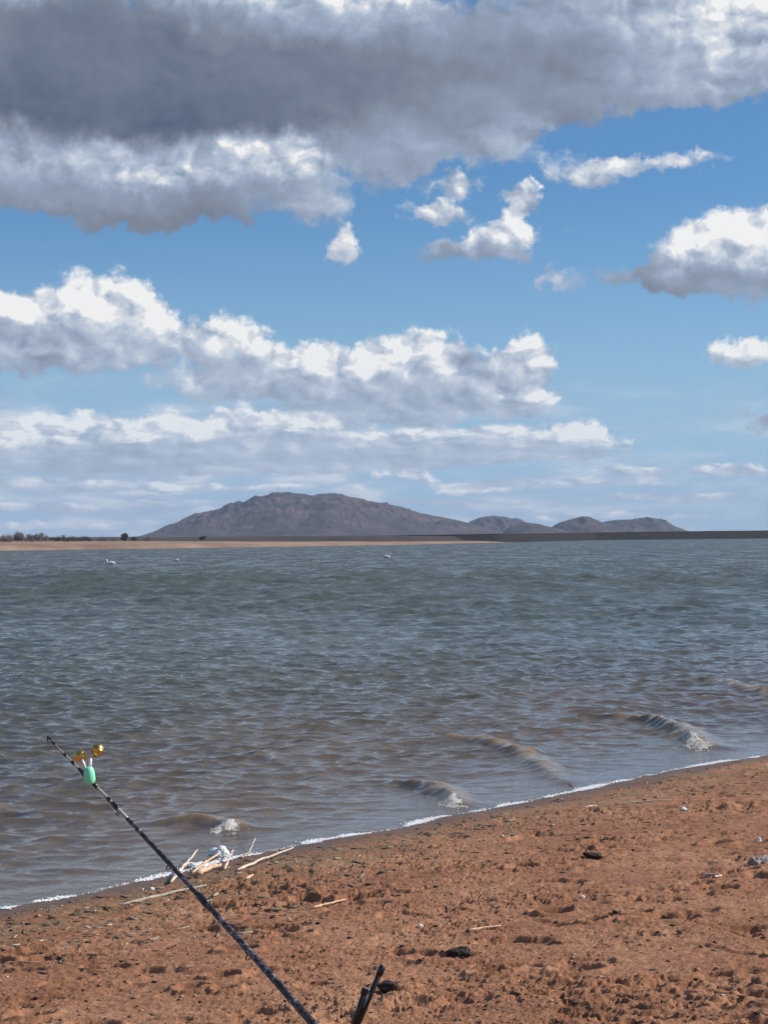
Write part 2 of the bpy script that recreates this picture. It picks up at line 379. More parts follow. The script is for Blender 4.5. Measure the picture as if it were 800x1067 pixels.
# small breakers running in to the beach: crest line, height, half width, froth at its shore end
BREAK = [
 ([(550, 749), (610, 748), (650, 748), (690, 756), (715, 768), (738, 785)], .12, .28, .85),
 ([(430, 773), (490, 770), (530, 780), (552, 795), (590, 817)], .08, .26, .4),
 ([(360, 817), (420, 816), (452, 822), (470, 832), (484, 844)], .085, .22, .8),
 ([(130, 860), (180, 858), (218, 858), (246, 869)], .08, .22, .85),
 ([(700, 712), (740, 708), (790, 722), (840, 728)], .06, .34, 0.0),
 ([(640, 742), (700, 730), (770, 726)], .035, .3, 0.0),
 ([(230, 790), (270, 785), (310, 800)], .03, .3, 0.0),
 ([(-60, 860), (0, 842), (40, 852)], .04, .28, 0.0),
 ([(380, 728), (450, 722), (520, 730)], .035, .35, 0.0),
]
def water_surface(X, Y, spacing):
    s = shore_dist(X, Y)
    shal = sstep(0.0, -3.5, s) * .75 + .25 * sstep(.0, -.8, s)
    Z = np.zeros_like(X); DX = np.zeros_like(X); DY = np.zeros_like(X)
    offs = sstep(22, 75, Y)
    gust = (1 + .45 * fbm(X * .05, Y * .05, 3, 5)) * (1 + .7 * sstep(35, 110, Y))
    for kx, ky, A, ph, lam in waves:
        f = sstep(1.6, 3.6, lam / spacing)
        if f.max() <= 0: continue
        th = kx * X + ky * Y + ph; a = A * f * gust * (math.exp(-(lam / 1.25) ** 2) * (1 - offs) + offs)
        Z += a * np.sin(th); k = math.hypot(kx, ky)
        DX += -a * kx / k * np.cos(th) * -1; DY += -a * ky / k * np.cos(th) * -1
    Z *= shal; ch = shal * (1.45 - .85 * offs); DX *= ch; DY *= ch
    froth = np.zeros_like(X); crest = np.zeros_like(X)
    wig = .16 * fbm(X * 1.6, Y * 1.6, 2, 9)
    for pts, H, Wd, fr in BREAK:
        L = [p for p in px_line(pts)]; A = np.array([[p.x, p.y] for p in L])
        for _ in range(3):
            q_ = A[:-1] * .75 + A[1:] * .25; r_ = A[:-1] * .25 + A[1:] * .75
            A = np.vstack([A[:1], np.stack([q_, r_], 1).reshape(-1, 2), A[-1:]])
        cl = np.concatenate([[0], np.cumsum(np.hypot(*np.diff(A, axis=0).T))]); cl /= cl[-1]
        lo = A.min(0) - 2; hi = A.max(0) + 2
        m = (X > lo[0]) & (X < hi[0]) & (Y > lo[1]) & (Y < hi[1])
        if not m.any(): continue
        x = X[m]; y = Y[m]; best = np.full(x.shape, 1e9); sg = np.ones(x.shape); par = np.zeros(x.shape)
        N = len(A) - 1
        for i in range(N):
            a, e = A[i], A[i + 1] - A[i]; tt = np.clip(((x - a[0]) * e[0] + (y - a[1]) * e[1]) / (e @ e), 0, 1)
            qx = x - a[0] - tt * e[0]; qy = y - a[1] - tt * e[1]; d = np.hypot(qx, qy)
            k = d < best; best = np.where(k, d, best); par = np.where(k, cl[i] + tt * (cl[i + 1] - cl[i]), par)
            sg = np.where(k, np.where(e[0] * qy - e[1] * qx > 0, 1.0, -1.0), sg)   # -1: near side
        d = best * sg + wig[m] * .6
        prof = np.where(d < 0, np.exp(-(d / (Wd * .52)) ** 2), np.exp(-(d / (Wd * .95)) ** 2))
        env = np.sin(np.pi * np.clip(par * .92 + .04, 0, 1)) ** .6 if fr < .5 else sstep(0, .45, par) * (1 - .92 * sstep(.84, 1, par))
        env = env * np.exp(-np.clip(best - 1.2, 0, 9) ** 2)
        Z[m] += H * prof * env
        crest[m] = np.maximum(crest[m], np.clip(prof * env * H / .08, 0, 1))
        if fr > 0:
            froth[m] = np.maximum(froth[m], 1.25 * fr * sstep(.60, .86, par) * (1 - .6 * sstep(.93, 1, par)) * np.exp(-((d + .06) / .17) ** 2)
                                  + .2 * fr * sstep(.35, .9, par) * np.exp(-((d - .0) / .06) ** 2))
    # swash: thin water with froth along the edge
    n = fbm(X * 1.3, Y * 1.3, 3, 61)
    edge = np.exp(-((s + .05 + .10 * n) / .055) ** 2) * sstep(-.5, .1, fbm(X * 2.5, Y * 2.5, 2, 8) + .15)
    froth = np.maximum(froth, .75 * edge)
    Z = np.where(s > .05, Z * .0, Z)
    return X + DX, Y + DY, Z, s, froth, crest
def water_patch(name, y0, y1, rows, cols, half, margin):
    X, Y = persp_grid(y0, y1, rows, cols, half, margin)
    sp = np.abs(np.gradient(Y, axis=0)) * .9
    sp = np.maximum(sp, np.gradient(X, axis=1))
    A, B_, Z, s, f, cr = water_surface(X, Y, sp)
    if y1 > 300: fade = sstep(y1, y1 * .6, Y); Z *= fade; A = X + (A - X) * fade; B_ = Y + (B_ - Y) * fade
    return A, B_, Z, s, f, cr
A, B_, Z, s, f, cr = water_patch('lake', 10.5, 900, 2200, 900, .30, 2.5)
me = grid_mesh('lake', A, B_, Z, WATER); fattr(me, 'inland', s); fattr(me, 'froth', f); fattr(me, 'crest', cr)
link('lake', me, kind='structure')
# calm outer sheet of the same lake, out to the shores and beyond the frame
gx = np.concatenate([-np.geomspace(3000, 1.0, 70), np.geomspace(1.0, 3000, 70)]); gy = np.concatenate([np.linspace(-60, 60, 60), np.geomspace(65, 3000, 60)])
X, Y = np.meshgrid(gx, gy)
me = grid_mesh('lake_outer', X, Y, np.full_like(X, -.16), WATER); fattr(me, 'inland', np.minimum(shore_dist(X, Y), -3)); fattr(me, 'froth', X * 0)
link('lake_outer', me, kind='structure')

# ------------------------------------------------------------------ far shore, plain, hills
def far_material(name, stops, scale, rough=.95, b_=0):
    m, t, b = mat(name); pos = t.node('ShaderNodeNewGeometry').outputs['Position']
    n = t.noise(t.v('MULTIPLY', pos, (1, 1, 2)), scale, 6, .6); t.put(b.inputs['Base Color'], t.ramp(n, stops))
    b.inputs['Roughness'].default_value = rough
    if b_: bump(t, b, n, b_)
    return m
BANK = far_material('pale_bank_sand', [(.35, (.22, .13, .085)), (.5, (.29, .18, .12)), (.65, (.35, .23, .155))], .06)
PLAIN = far_material('scrub_plain', [(.35, (.020, .015, .015)), (.6, (.050, .036, .032))], .02)
# water's edge of the far bank, as bearings: photo x -> distance
FX = np.array([-600, -100, 0, 200, 400, 520, 620, 800, 1000, 1500]); FD = np.array([300, 345, 372, 410, 470, 560, 700, 745, 770, 800.])
def edge_at(u): return np.interp(u * F + 400, FX, FD)
uu = np.linspace(-.9, .9, 700)
rows = [(-6, -.8), (0, 0.0), (5, .55), (12, 1.1), (22, 1.45), (45, 1.75), (60, 1.4)]
E = edge_at(uu) + 4 * fbm(uu * 60, uu * 0, 3, 4)
Yb = np.stack([E + r for r, z in rows]); Xb = Yb * uu[None, :]
hm = np.interp(uu * F + 400, [0, 200, 400, 520, 640], [1, .85, .5, .28, .1])
Zb = np.stack([uu * 0 + z * (hm if z > 0 else 1) for r, z in rows]) + .22 * hm[None] * fbm(Xb * .03, Yb * .03, 3, 2) * np.array([0, 0, .6, 1, 1, 1, 0])[:, None]
link('far_bank', grid_mesh('far_bank', Xb, Yb, Zb, BANK), kind='structure')
rows = [(38, 1.35), (46, 1.95), (60, 2.2), (120, 2.3), (500, 2.1), (1500, 1.6)]
rows = [(26, .9), (40, 1.9), (60, 2.2), (120, 2.3), (500, 2.1), (1500, 1.6)]
wl = sstep(330, 60, uu * F + 400)
Yb = np.stack([E + r * (1 + .5 * wl) for r, z in rows]); Xb = Yb * uu[None, :]
Zb = np.stack([uu * 0 + (z if z > 1 else z * hm + .4 * wl) for r, z in rows]) + .16 * fbm(Xb * .05, Yb * .05, 3, 12) * np.array([0, 1, 1, 1, 1, 0])[:, None]
Zb = Zb - .75 * sstep(260, 120, uu * F + 400)[None, :] * np.array([0, 1, 1, 1, 1, 0])[:, None]      # lower and paler where the left bank begins
link('scrub_flat', grid_mesh('scrub_flat', Xb, Yb, Zb, PLAIN), kind='structure')
gx = np.linspace(-7800, 7800, 60); gy = np.linspace(900, 8400, 30); X, Y = np.meshgrid(gx, gy)
link('plain', grid_mesh('plain', X, Y, np.where(Y < 3000, 1.2, 1.45) + 0 * X, PLAIN), kind='structure')

def hill_material():
    m, t, b = mat('hill_rock_and_scrub')
    pos = t.node('ShaderNodeNewGeometry').outputs['Position']
    n = t.noise(pos, .012, 7, .62); n2 = t.noise(t.v('MULTIPLY', pos, (1, 1, .5)), .05, 5, .65); n3 = t.voro(pos, .10, 2, .5, 'F1')
    c = t.ramp(n, [(.32, (.012, .011, .013)), (.45, (.026, .018, .020)), (.56, (.066, .038, .036)), (.68, (.145, .082, .068))])
    c = t.mix(t.smooth(n2, .48, .62, 0, .75), c, (.045, .050, .030, 1))
    c = t.mix(t.smooth(n3, .30, .12, 0, .6), c, (.035, .042, .025, 1))
    t.put(b.inputs['Base Color'], c); b.inputs['Roughness'].default_value = .95
    bump(t, b, n2, 10, 1)
    return m
HILL = hill_material()
def hill(name, sil, Y0, depth, seed):
    """ridge whose skyline follows sil (photo x, y), with gullies down a rounded body"""
    xs = np.array([a for a, b in sil], float); ys = np.array([b for a, b in sil], float)
    n, m = 420, 160
    pxs = np.linspace(xs[0], xs[-1], n); hh = np.interp(pxs, xs, ys)
    base = HZ - (pxs - 400) * math.tan(ROLL)
    Hm = np.maximum((base - hh) / F * Y0, 0) + (EYE - 1.2)
    X0 = (pxs - 400) / F * Y0
    v = np.linspace(-1, 1, m)
    Xg, Vg = np.meshgrid(X0, v, indexing='ij'); Hg = Hm[:, None] * np.ones_like(Vg)
    dep = depth * (.35 + .65 * (Hm / Hm.max()) ** .5)[:, None]
    Yg = Y0 + Vg * dep
    body = np.cos(np.abs(Vg) ** 1.15 * np.pi / 2) ** 1.15
    g = fbm(Xg * .006, Yg * .0035, 5, seed, .55); r = 1 - np.abs(fbm(Xg * .012, Yg * .004, 4, seed + 5, .5)) * 2
    Z = Hg * body
    amp = np.minimum(Hg, 60) * np.sin(np.clip(np.abs(Vg), 0, 1) * np.pi) 
    Z = Z + amp * (.34 * g + .20 * (r - .6)) + Hg * .012 * fbm(Xg * .03, Yg * .03, 3, seed + 9)
    link(name, grid_mesh(name, Xg, Yg, Z - .3 + 1.2 * 0, HILL), kind='structure')
hill('hill', [(146, 561), (165, 555), (185, 548), (205, 540), (225, 532), (250, 524), (275, 518), (295, 514), (310, 513.5), (325, 516), (345, 514.5), (362, 517), (380, 521), (400, 526), (425, 531), (440, 535), (462, 539), (480, 543), (498, 548), (520, 554), (540, 558)], 5200, 900, 3)
hill('hill', [(470, 558), (480, 550), (490, 543), (500, 539), (512, 537), (524, 537.5), (536, 541), (548, 546), (556, 550), (570, 556)], 5900, 400, 13)
hill('hill', [(520, 558), (532, 549), (545, 544), (560, 545), (575, 549), (590, 553), (600, 556)], 4500, 300, 23)
hill('hill', [(560, 557), (572, 552), (582, 545), (592, 541), (602, 538.5), (612, 539), (622, 543), (632, 548), (645, 552), (660, 556)], 4800, 330, 33)
hill('hill', [(600, 556), (615, 549), (630, 543), (645, 541.5), (660, 541), (672, 539.5), (684, 540.5), (694, 546), (706, 551), (720, 555)], 5600, 400, 43)
hill('hill', [(236, 561), (250, 556), (270, 553), (300, 551), (330, 552), (352, 556), (370, 560)], 3700, 160, 53)   # dark foothill

bpy.ops.mesh.primitive_cube_add(size=1, location=(0, 3900, 74)); hz = bpy.context.object; hz.name = 'haze'
hz.scale = (16200, 9800, 154); hz['kind'] = 'stuff'
hm = bpy.data.materials.new('haze'); hm.use_nodes = True; hm.node_tree.nodes.clear(); t = NT(hm.node_tree)
pv = t.node('ShaderNodeVolumePrincipled'); pv.inputs['Color'].default_value = (.66, .78, 1, 1); pv.inputs['Density'].default_value = 6.5e-5
t.l.new(pv.outputs[0], t.node('ShaderNodeOutputMaterial').inputs['Volume']); hz.data.materials.append(hm)

# ------------------------------------------------------------------ dam wall
DAMM = far_material('dark_rockfill', [(.35, (.004, .003, .004)), (.6, (.010, .007, .009)), (.75, (.024, .016, .018))], .35, b_=1.0)
DAMC = far_material('dam_crest_gravel', [(.35, (.012, .009, .010)), (.65, (.03, .022, .022))], .5)
pts = [(330, 560.8, 760), (380, 559.8, 770), (430, 558.4, 785), (520, 557.0, 810), (620, 555.5, 830), (720, 554.2, 840), (810, 553.2, 850), (1100, 550.2, 860), (1600, 545.8, 870)]
dam = empty('dam_wall', at(600, 562, 800), 'long dark embankment dam wall stretching along the far shore to the right of the hills', 'dam')
secs = []
for (x, y, D_) in pts:
    u_ = (x - 400) / F; strip = float(np.interp(x, [330, 430, 520, 620], [120, 60, 4, -4])); Yd = float(edge_at(u_)) + strip + 9
    t_ = at(x, y, Yd); secs.append((t_.x, Yd, max(t_.z, 1.9)))
xs = np.linspace(secs[0][0], secs[-1][0], 300)
yc = np.interp(xs, [a[0] for a in secs], [a[1] for a in secs]); zc = np.interp(xs, [a[0] for a in secs], [a[2] for a in secs])
zc = zc + .10 * fbm(xs * .06, xs * 0, 4, 71)
prof = [(-1, 0), (-.75, .26), (-.5, .52), (-.25, .78), (0, 1)]
e_ = np.array([edge_at(x / y) for x, y in zip(xs, yc)])
Yf = []; Zf = []
for q, h in prof:
    w = zc * 2.6 + 2
    Yf.append(yc + q * w + .5 * fbm(xs * .2, xs * 0 + q * 7, 3, 3)); Zf.append(-.4 + (zc + .4) * h + .12 * fbm(xs * .15, xs * 0 + q * 3, 3, 8) * (h < 1))
def child(o, parent):
    o.parent = parent; o.matrix_parent_inverse = Matrix.Translation(-parent.location); return o
Xf = np.stack([xs] * len(prof)); child(link('upstream_face', grid_mesh('upstream_face', Xf, np.stack(Yf), np.stack(Zf), DAMM)), dam)
Yk = np.stack([yc, yc + .01, yc + 5, yc + 18]); Zk = np.stack([zc, zc + .22, zc + .22, zc - 3])
child(link('crest', grid_mesh('crest', np.stack([xs] * 4), Yk, Zk, DAMC, False)), dam)

# ------------------------------------------------------------------ trees on the far bank
LEAF = [simple('grey_leaves', (.15, .135, .125), .9, vary=.4, scale=2), simple('dark_leaves', (.055, .055, .048), .9, vary=.4, scale=2)]
BARK = simple('bark', (.09, .065, .05), .9)
def tube(path, radii, n=8, cap=True):
    V = []; Fc = []
    path = [Vector(p) for p in path]
    up = Vector((0, 0, 1)); 
    for i, p in enumerate(path):
        d = (path[min(i + 1, len(path) - 1)] - path[max(i - 1, 0)]).normalized()
        a = d.cross(up if abs(d.z) < .95 else Vector((1, 0, 0))).normalized(); b = d.cross(a)
        for k in range(n):
            t = 2 * math.pi * k / n; V.append(p + (a * math.cos(t) + b * math.sin(t)) * radii[i])
    for i in range(len(path) - 1):
        for k in range(n):
            Fc.append((i * n + k, i * n + (k + 1) % n, (i + 1) * n + (k + 1) % n, (i + 1) * n + k))
    if cap: Fc.append(tuple(range(n - 1, -1, -1))); Fc.append(tuple((len(path) - 1) * n + k for k in range(n)))
    return V, Fc
def join(parts):
    V = []; Fc = []
    for v, f in parts:
        o = len(V); V += list(v); Fc += [tuple(i + o for i in q) for q in f]
    return V, Fc
def tree(px_, width_px, h_px, kind, label, back=30, seed=0):
    rnd = random.Random(seed); u = (px_ - 400) / F
    Yt = float(edge_at(u)) + back; x = u * Yt; z0 = 1.5
    sc = Yt / F; Hh = h_px * sc; Wd = width_px * sc
    root = empty('tree', (x, Yt, z0), label, 'tree', 'trees along the far left bank')
    parts = [tube([(0, 0, -.2), (.02 * Wd, 0, Hh * .3), (0, .02, Hh * .55)], [Hh * .05, Hh * .035, Hh * .02], 6)]
    clumps = []
    for i in range(9):
        a = rnd.uniform(0, 6.28); r = rnd.uniform(.15, .42) * Wd
        e = Vector((math.cos(a) * r, math.sin(a) * r * .8, Hh * rnd.uniform(.22, .80) * (1 - .25 * r / Wd)))
        parts.append(tube([(0, 0, Hh * rnd.uniform(.1, .4)), e * .6 + Vector((0, 0, Hh * .08)), e], [Hh * .025, Hh * .016, Hh * .006], 5)); clumps.append(e)
    v, f = join(parts); tr = pydata('trunk', v, f, BARK)
    link('trunk', tr, root)
    V = []; Fc = []
    for e in clumps + [Vector((0, 0, Hh * .8)), Vector((0, 0, Hh * .6))]:
        R_ = rnd.uniform(.17, .27) * max(Hh, Wd * .7)
        for j in range(190):
            d = Vector((rnd.gauss(0, 1), rnd.gauss(0, 1), rnd.gauss(0, .75))); d = d.normalized() * rnd.random() ** .5 * R_
            c = e + d; c.z = max(c.z, .1)
            s_ = Hh * rnd.uniform(.025, .06)
            a = Vector((rnd.gauss(0, 1), rnd.gauss(0, 1), rnd.gauss(0, 1))).normalized(); b = a.orthogonal().normalized()
            o = len(V); V += [c + a * s_, c + b * s_ * .6, c - a * s_, c - b * s_ * .6]; Fc.append((o, o + 1, o + 2, o + 3))
    link('crown', pydata('crown', V, Fc, LEAF[kind]), root)
TR = [(-14, 22, 13, 0), (4, 18, 9, 0, 'low grey bush at the left end of the far bank'), (18, 15, 12, 0, 'tallest grey bare-looking tree at the left end of the far bank'), (31, 15, 9, 0, 'grey rounded bush right of the tallest grey tree'), (43, 16, 11, 0, 'grey spreading tree where the grey thicket ends'),
      (56, 12, 5, 1, 'low dark bush starting the dark hedge row on the far bank'), (66, 13, 7, 1, 'dark bush, highest of the low dark hedge row'), (77, 13, 5.5, 1, 'low flat dark bush in the middle of the dark hedge row'), (88, 12, 5.5, 1, 'last low dark bush before the gap in the far tree line'),
      (106, 12, 5, 0, 'small pale green bush alone beyond the gap'), (118, 16, 4, 0, 'long low greenish shrub left of the round dark tree'), (130, 11, 9, 1, 'round dark tree, tallest in the middle of the far bank'), (140, 10, 5, 1, 'small dark bush leaning on the round dark tree'),
      (155, 12, 4.5, 0, 'faint grey bush just left of where the hill begins'), (212, 9, 5, 1, 'dark dot of a tree below the left slope of the hill')]
for i, tt in enumerate(TR):
    lab = tt[4] if len(tt) > 4 else 'grey tree cut by the left edge of the far bank'
    if tt[0] < -5: continue
    tree(tt[0], tt[1] * (1.35 if i < 9 else 1.1), tt[2] * (.9 if i < 5 else 1), tt[3], lab, 28 + (i % 3) * 6, i * 7 + 1)

# ------------------------------------------------------------------ birds on the water
WHITE = simple('white_feathers', (.80, .80, .78), .6, vary=.05); BEAK = simple('beak', (.55, .35, .12), .5)
def bird(px_, py_, length, flip, label):
    p = on_z(px_, py_, .05)
    o = bpy.data.objects.new('water_bird', None)
    root = empty('water_bird', p, label, 'bird', 'white birds floating on the lake')
    f = -1 if flip else 1; L = length
    bm = bmesh.new()
    path = [(-.55, .10, .03), (-.42, .13, .10), (-.2, .13, .16), (.05, .12, .18), (.25, .13, .14), (.34, .2, .08), (.37, .32, .06), (.40, .44, .055), (.46, .50, .065), (.52, .49, .045)]
    v, fc = tube([(a * L * f, 0, b * L) for a, b, r in path], [r * L * 1.25 for a, b, r in path], 10)
    link('body', pydata('body', v, fc, WHITE, True), root)
    v, fc = tube([(.52 * L * f, 0, .485 * L), (.62 * L * f, 0, .45 * L), (.72 * L * f, 0, .41 * L)], [.03 * L, .02 * L, .006 * L], 8)
    link('beak', pydata('beak', v, fc, BEAK, True), root)
    for s_ in (-1, 1):
        v, fc = tube([(.2 * L * f, s_ * .12 * L, .18 * L), (-.1 * L * f, s_ * .16 * L, .22 * L), (-.5 * L * f, s_ * .08 * L, .2 * L)], [.04 * L, .07 * L, .012 * L], 8)
        link('wing', pydata('wing', v, fc, WHITE, True), root)
bird(403, 581, .85, False, 'white bird floating below the main hill, right in the middle of the lake')
bird(115, 588, .85, True, 'white bird floating near the far bank, leftmost of the three')
bird(184, 584, .55, False, 'smallest white bird floating just left of the hill')

# ------------------------------------------------------------------ fishing rod
RODB = simple('rod_black', (.018, .016, .017), .28, vary=.5, scale=120)
def rod_mat():
    m, t, b = mat('rod_camo_brown'); pos = t.node('ShaderNodeTexCoord').outputs['Object']
    n = t.noise(pos, 75, 4, .7)
    t.put(b.inputs['Base Color'], t.ramp(n, [(.42, (.014, .010, .010)), (.52, (.05, .034, .032)), (.60, (.26, .21, .20))])); b.inputs['Roughness'].default_value = .35
    return m
RODC = rod_mat()
RODT = simple('rod_tip_fibreglass', (.42, .39, .30), .3, vary=.2, scale=40)
ROPE = simple('line_nylon', (.35, .36, .33), .3)
tipP = at(57, 776, 3.80); midP = at(118, 838, 3.66); botP = at(326, 1067, 3.12)
def rodpt(t):            # gentle bend: quadratic through the three points, straight beyond
    if t <= 1:
        tm = .27
        L0 = (t - tm) * (t - 1) / (tm); L1 = t * (t - 1) / (tm * (tm - 1)); L2 = t * (t - tm) / (1 - tm)
        return tipP * L0 + midP * L1 + botP * L2
    d = (rodpt(1.0) - rodpt(.97)).normalized(); return rodpt(1.0) + d * (t - 1) * (botP - tipP).length
rod = empty('fishing_rod', rodpt(2.9), 'slender dark fishing rod with pale tip leaning out over the water', 'fishing rod')
def rtube(name, t0, t1, r0, r1, m, n=16, seg=14, parent=None):
    ts = np.linspace(t0, t1, seg); v, f = tube([rodpt(t) for t in ts], list(np.linspace(r0, r1, seg)), n)
    return child(link(name, pydata(name, v, f, m, True)), parent or rod)
def rr(t): return .0013 + .0064 * min(t, 1.2) ** .85
rtube('tip_section', 0, .335, rr(0), rr(.335), RODT)
rtube('shaft', .333, 1.9, .0040, .0102, RODC, seg=40)
rtube('handle_grip', 1.85, 2.9, .0145, .016, RODB)
def ring(c, nrm, R_, r, mtl, name='guide_ring', parent=None):
    nrm = nrm.normalized(); a = nrm.orthogonal().normalized(); b = nrm.cross(a)
    V = []; Fc = []; N, M = 20, 8
    for i in range(N):
        t = 2 * math.pi * i / N; d = a * math.cos(t) + b * math.sin(t)
        for k in range(M):
            q = 2 * math.pi * k / M; V.append(c + d * (R_ + r * math.cos(q)) + nrm * r * math.sin(q))
    for i in range(N):
        for k in range(M): Fc.append((i * M + k, ((i + 1) % N) * M + k, ((i + 1) % N) * M + (k + 1) % M, i * M + (k + 1) % M))
    return V, Fc
axis = (botP - tipP).normalized(); 
down = (Vector((0, 0, -1)) - axis * Vector((0, 0, -1)).dot(axis)).normalized()
def wrap(t0, t1):
    rtube('wrap', t0, t1, rr(t0) + .0012, rr(t1) + .0012, RODB, seg=4)
for t0, t1 in ((.045, .056), (.082, .094), (.115, .20), (.246, .258), (.266, .292), (.62, .65)): wrap(t0, t1)
for t, R_, hgt in ((.160, .0030, .007), (.295, .0034, .008), (.505, .004, .009), (.80, .005, .011), (1.15, .007, .015)):
    p = rodpt(t); c = p + down * hgt
    parts = [tube([p + axis * .018 * s_, p + axis * .006 * s_ + down * hgt * .35, c - down * R_], [.0012] * 3, 6) for s_ in (-1, 1)]
    v, f = join(parts); lg = child(link('line_guide', pydata('line_guide', v, f, RODB, True)), rod)
    v, f = ring(c, axis, R_, .0011, None); gr_ = link('guide_ring', pydata('guide_ring', v, f, RODB, True), lg)
v, f = tube([rodpt(t) + down * (.008 + .004 * t) for t in np.linspace(0.0, 1.6, 40)], [.00035] * 40, 5)
child(link('nylon_line', pydata('nylon_line', v, f, ROPE, True)), rod)
# tip guide: the dark arrow-like loop at the very end
p = rodpt(0); q1 = at(50, 767, 3.80); q2 = at(49.5, 773, 3.80)
v, f = join([tube([p, q1], [.0022, .0018], 8), tube([q1, q2], [.0020, .0011], 8), tube([at(50, 767, 3.80), at(50.5, 769.5, 3.80)], [.003, .0024], 8)])
child(link('tip_guide', pydata('tip_guide', v, f, RODB, True)), rod)

# ------------------------------------------------------------------ rod bell clip
def brass():
    m, t, b = mat('brass'); pos = t.node('ShaderNodeTexCoord').outputs['Object']
    t.put(b.inputs['Base Color'], t.ramp(t.noise(pos, 80, 3, .5), [(.35, (.60, .37, .10)), (.7, (.88, .64, .24))]))
    b.inputs['Metallic'].default_value = 1; b.inputs['Roughness'].default_value = .3; return m
BRASS = brass()
m_, t_, b_ = mat('glow_green_plastic'); b_.inputs['Base Color'].default_value = (.27, .84, .52, 1); b_.inputs['Roughness'].default_value = .4
b_.inputs['Subsurface Weight'].default_value = .3; b_.inputs['Subsurface Radius'].default_value = (.004, .006, .004); GREEN = m_
STEEL = simple('pale_wire', (.80, .80, .76), .25, 0, .05)
BD = 3.69
clip = empty('rod_bell', at(93, 806, BD), 'green plastic clip with two round brass bells clamped near the tip of the fishing rod', 'bell')
def lathe(profile, c, ax, n=24):
    ax = ax.normalized(); a = ax.orthogonal().normalized(); b = ax.cross(a); V = []; Fc = []
    for h, r in profile:
        for k in range(n):
            t = 2 * math.pi * k / n; V.append(c + ax * h + (a * math.cos(t) + b * math.sin(t)) * max(r, 1e-5))
    for i in range(len(profile) - 1):
        for k in range(n): Fc.append((i * n + k, i * n + (k + 1) % n, (i + 1) * n + (k + 1) % n, (i + 1) * n + k))
    return V, Fc
def jingle(px_, py_, tilt):
    c = at(px_, py_, BD); r = .0126
    ax = Vector(tilt)
    prof = [(-r, 0)] + [(r * math.sin(R(a)), r * math.cos(R(a))) for a in range(-80, -5, 8)] + [(-.0012, r * .998), (-.0012, r * 1.08), (.0012, r * 1.08), (.0012, r * .998)] + [(r * math.sin(R(a)), r * math.cos(R(a))) for a in range(8, 82, 8)] + [(r, 0), (r, .002), (r + .004, .002), (r + .004, 0)]
    v, f = lathe(prof, c, ax); o = child(link('bell', pydata('bell', v, f, BRASS, True)), clip)
    return c, ax.normalized()
for (bx, by), tilt, (wx, wy) in (((83.5, 788), (.3, -.2, -.9), (88.5, 801)), ((101.5, 781.5), (-.25, -.2, -.9), (93, 800))):
    c, a = jingle(bx, by, tilt)
    w1 = at(89.6 if bx < 90 else 93.2, 803, BD - .014); 
    e = c + a * .018
    top = at(85.6, 792, BD - .022) if bx < 90 else at(94.6, 790, BD - .012)
    v, f = tube([w1, (w1 + top) / 2, top], [.0036, .0032, .0024], 8)
    child(link('bell_wire', pydata('bell_wire', v, f, STEEL, True)), clip)
    v, f = tube([top, (top + e) / 2 + Vector((0, 0, .001)), c], [.0013, .0012, .0012], 8)
    child(link('bell_arm', pydata('bell_arm', v, f, BRASS, True)), clip)
# clip body: rounded tapering plastic shell pinching the rod
cb = at(94, 818, BD - .012); ct = at(92, 798, BD - .012); ax = (ct - cb); L_ = ax.length; axn = ax.normalized()
bm = bmesh.new(); bmesh.ops.create_uvsphere(bm, u_segments=24, v_segments=16, radius=1)
for v in bm.verts:
    z = v.co.z; k = (1 - .22 * max(0, z)) / max((1 - z * z) ** .5, .3) * max((1 - abs(z) ** 4), 0) ** .5; v.co = Vector((v.co.x * .0112 * k, v.co.y * .0112 * k, (1 if z > 0 else -1) * abs(z) ** .85 * L_ / 2))
me = bpy.data.meshes.new('clip_body'); bm.to_mesh(me); bm.free()
me.transform(Matrix.Translation((cb + ct) / 2) @ axn.to_track_quat('Z', 'Y').to_matrix().to_4x4()); me.materials.append(GREEN)
me.polygons.foreach_set('use_smooth', [True] * len(me.polygons))
body = child(link('clip_body', me), clip)
v, f = join([tube([at(88, 800, BD + .002), at(86, 807, BD + .004), at(90, 814, BD + .006)], [.002, .0026, .002], 8)])
child(link('clip_jaw', pydata('clip_jaw', v, f, RODB, True)), clip)

# ------------------------------------------------------------------ rod holder
HBL = simple('black_metal', (.015, .014, .015), .30, vary=.4, scale=150); HSIL = simple('painted_highlight', (.45, .45, .46), .3, .6, .1)  # the silver tone imitates a highlight on the black metal
HD = 3.06
ht, hb = at(398, 1009, HD), at(369.5, 1075, HD); st, sb = at(380.5, 1032, HD), at(366, 1078, HD)
gnd = at(318, 1230, HD); gz = beach_z(gnd.x, HD)
dirh = (hb - ht).normalized(); foot = ht + dirh * ((ht.z - gz + .15) / -dirh.z)
hold = empty('rod_holder', (foot.x, foot.y, gz), 'black metal rod rest with one long and one short prong beside the rod', 'rod holder')
def part(name, path, radii, m, parent, n=12):
    v, f = tube(path, radii, n); return child(link(name, pydata(name, v, f, m, True)), parent)
part('prong', [ht, hb], [.0042, .0046], HBL, hold); part('prong', [st, sb], [.0046, .0048], HBL, hold)
o_ = (at(380, 1040, HD - .004) - at(386, 1040, HD)) * 0
part('highlight_strip', [at(384.5, 1034, HD - .002), at(371, 1075, HD - .002)], [.0013, .0026], HSIL, hold)  # added silver strip: the metal's highlight put in as colour
part('end_cap', [ht - dirh * .004, ht + dirh * .012], [.0054, .0056], RODB, hold); part('end_cap', [st - dirh * .002, st + dirh * .008], [.0056, .0056], RODB, hold)
part('crossbar', [hb, (hb + sb) / 2 - Vector((0, 0, .006)), sb], [.0058] * 3, HBL, hold)
part('stake', [(hb + sb) / 2, foot], [.0072, .0058], HBL, hold)

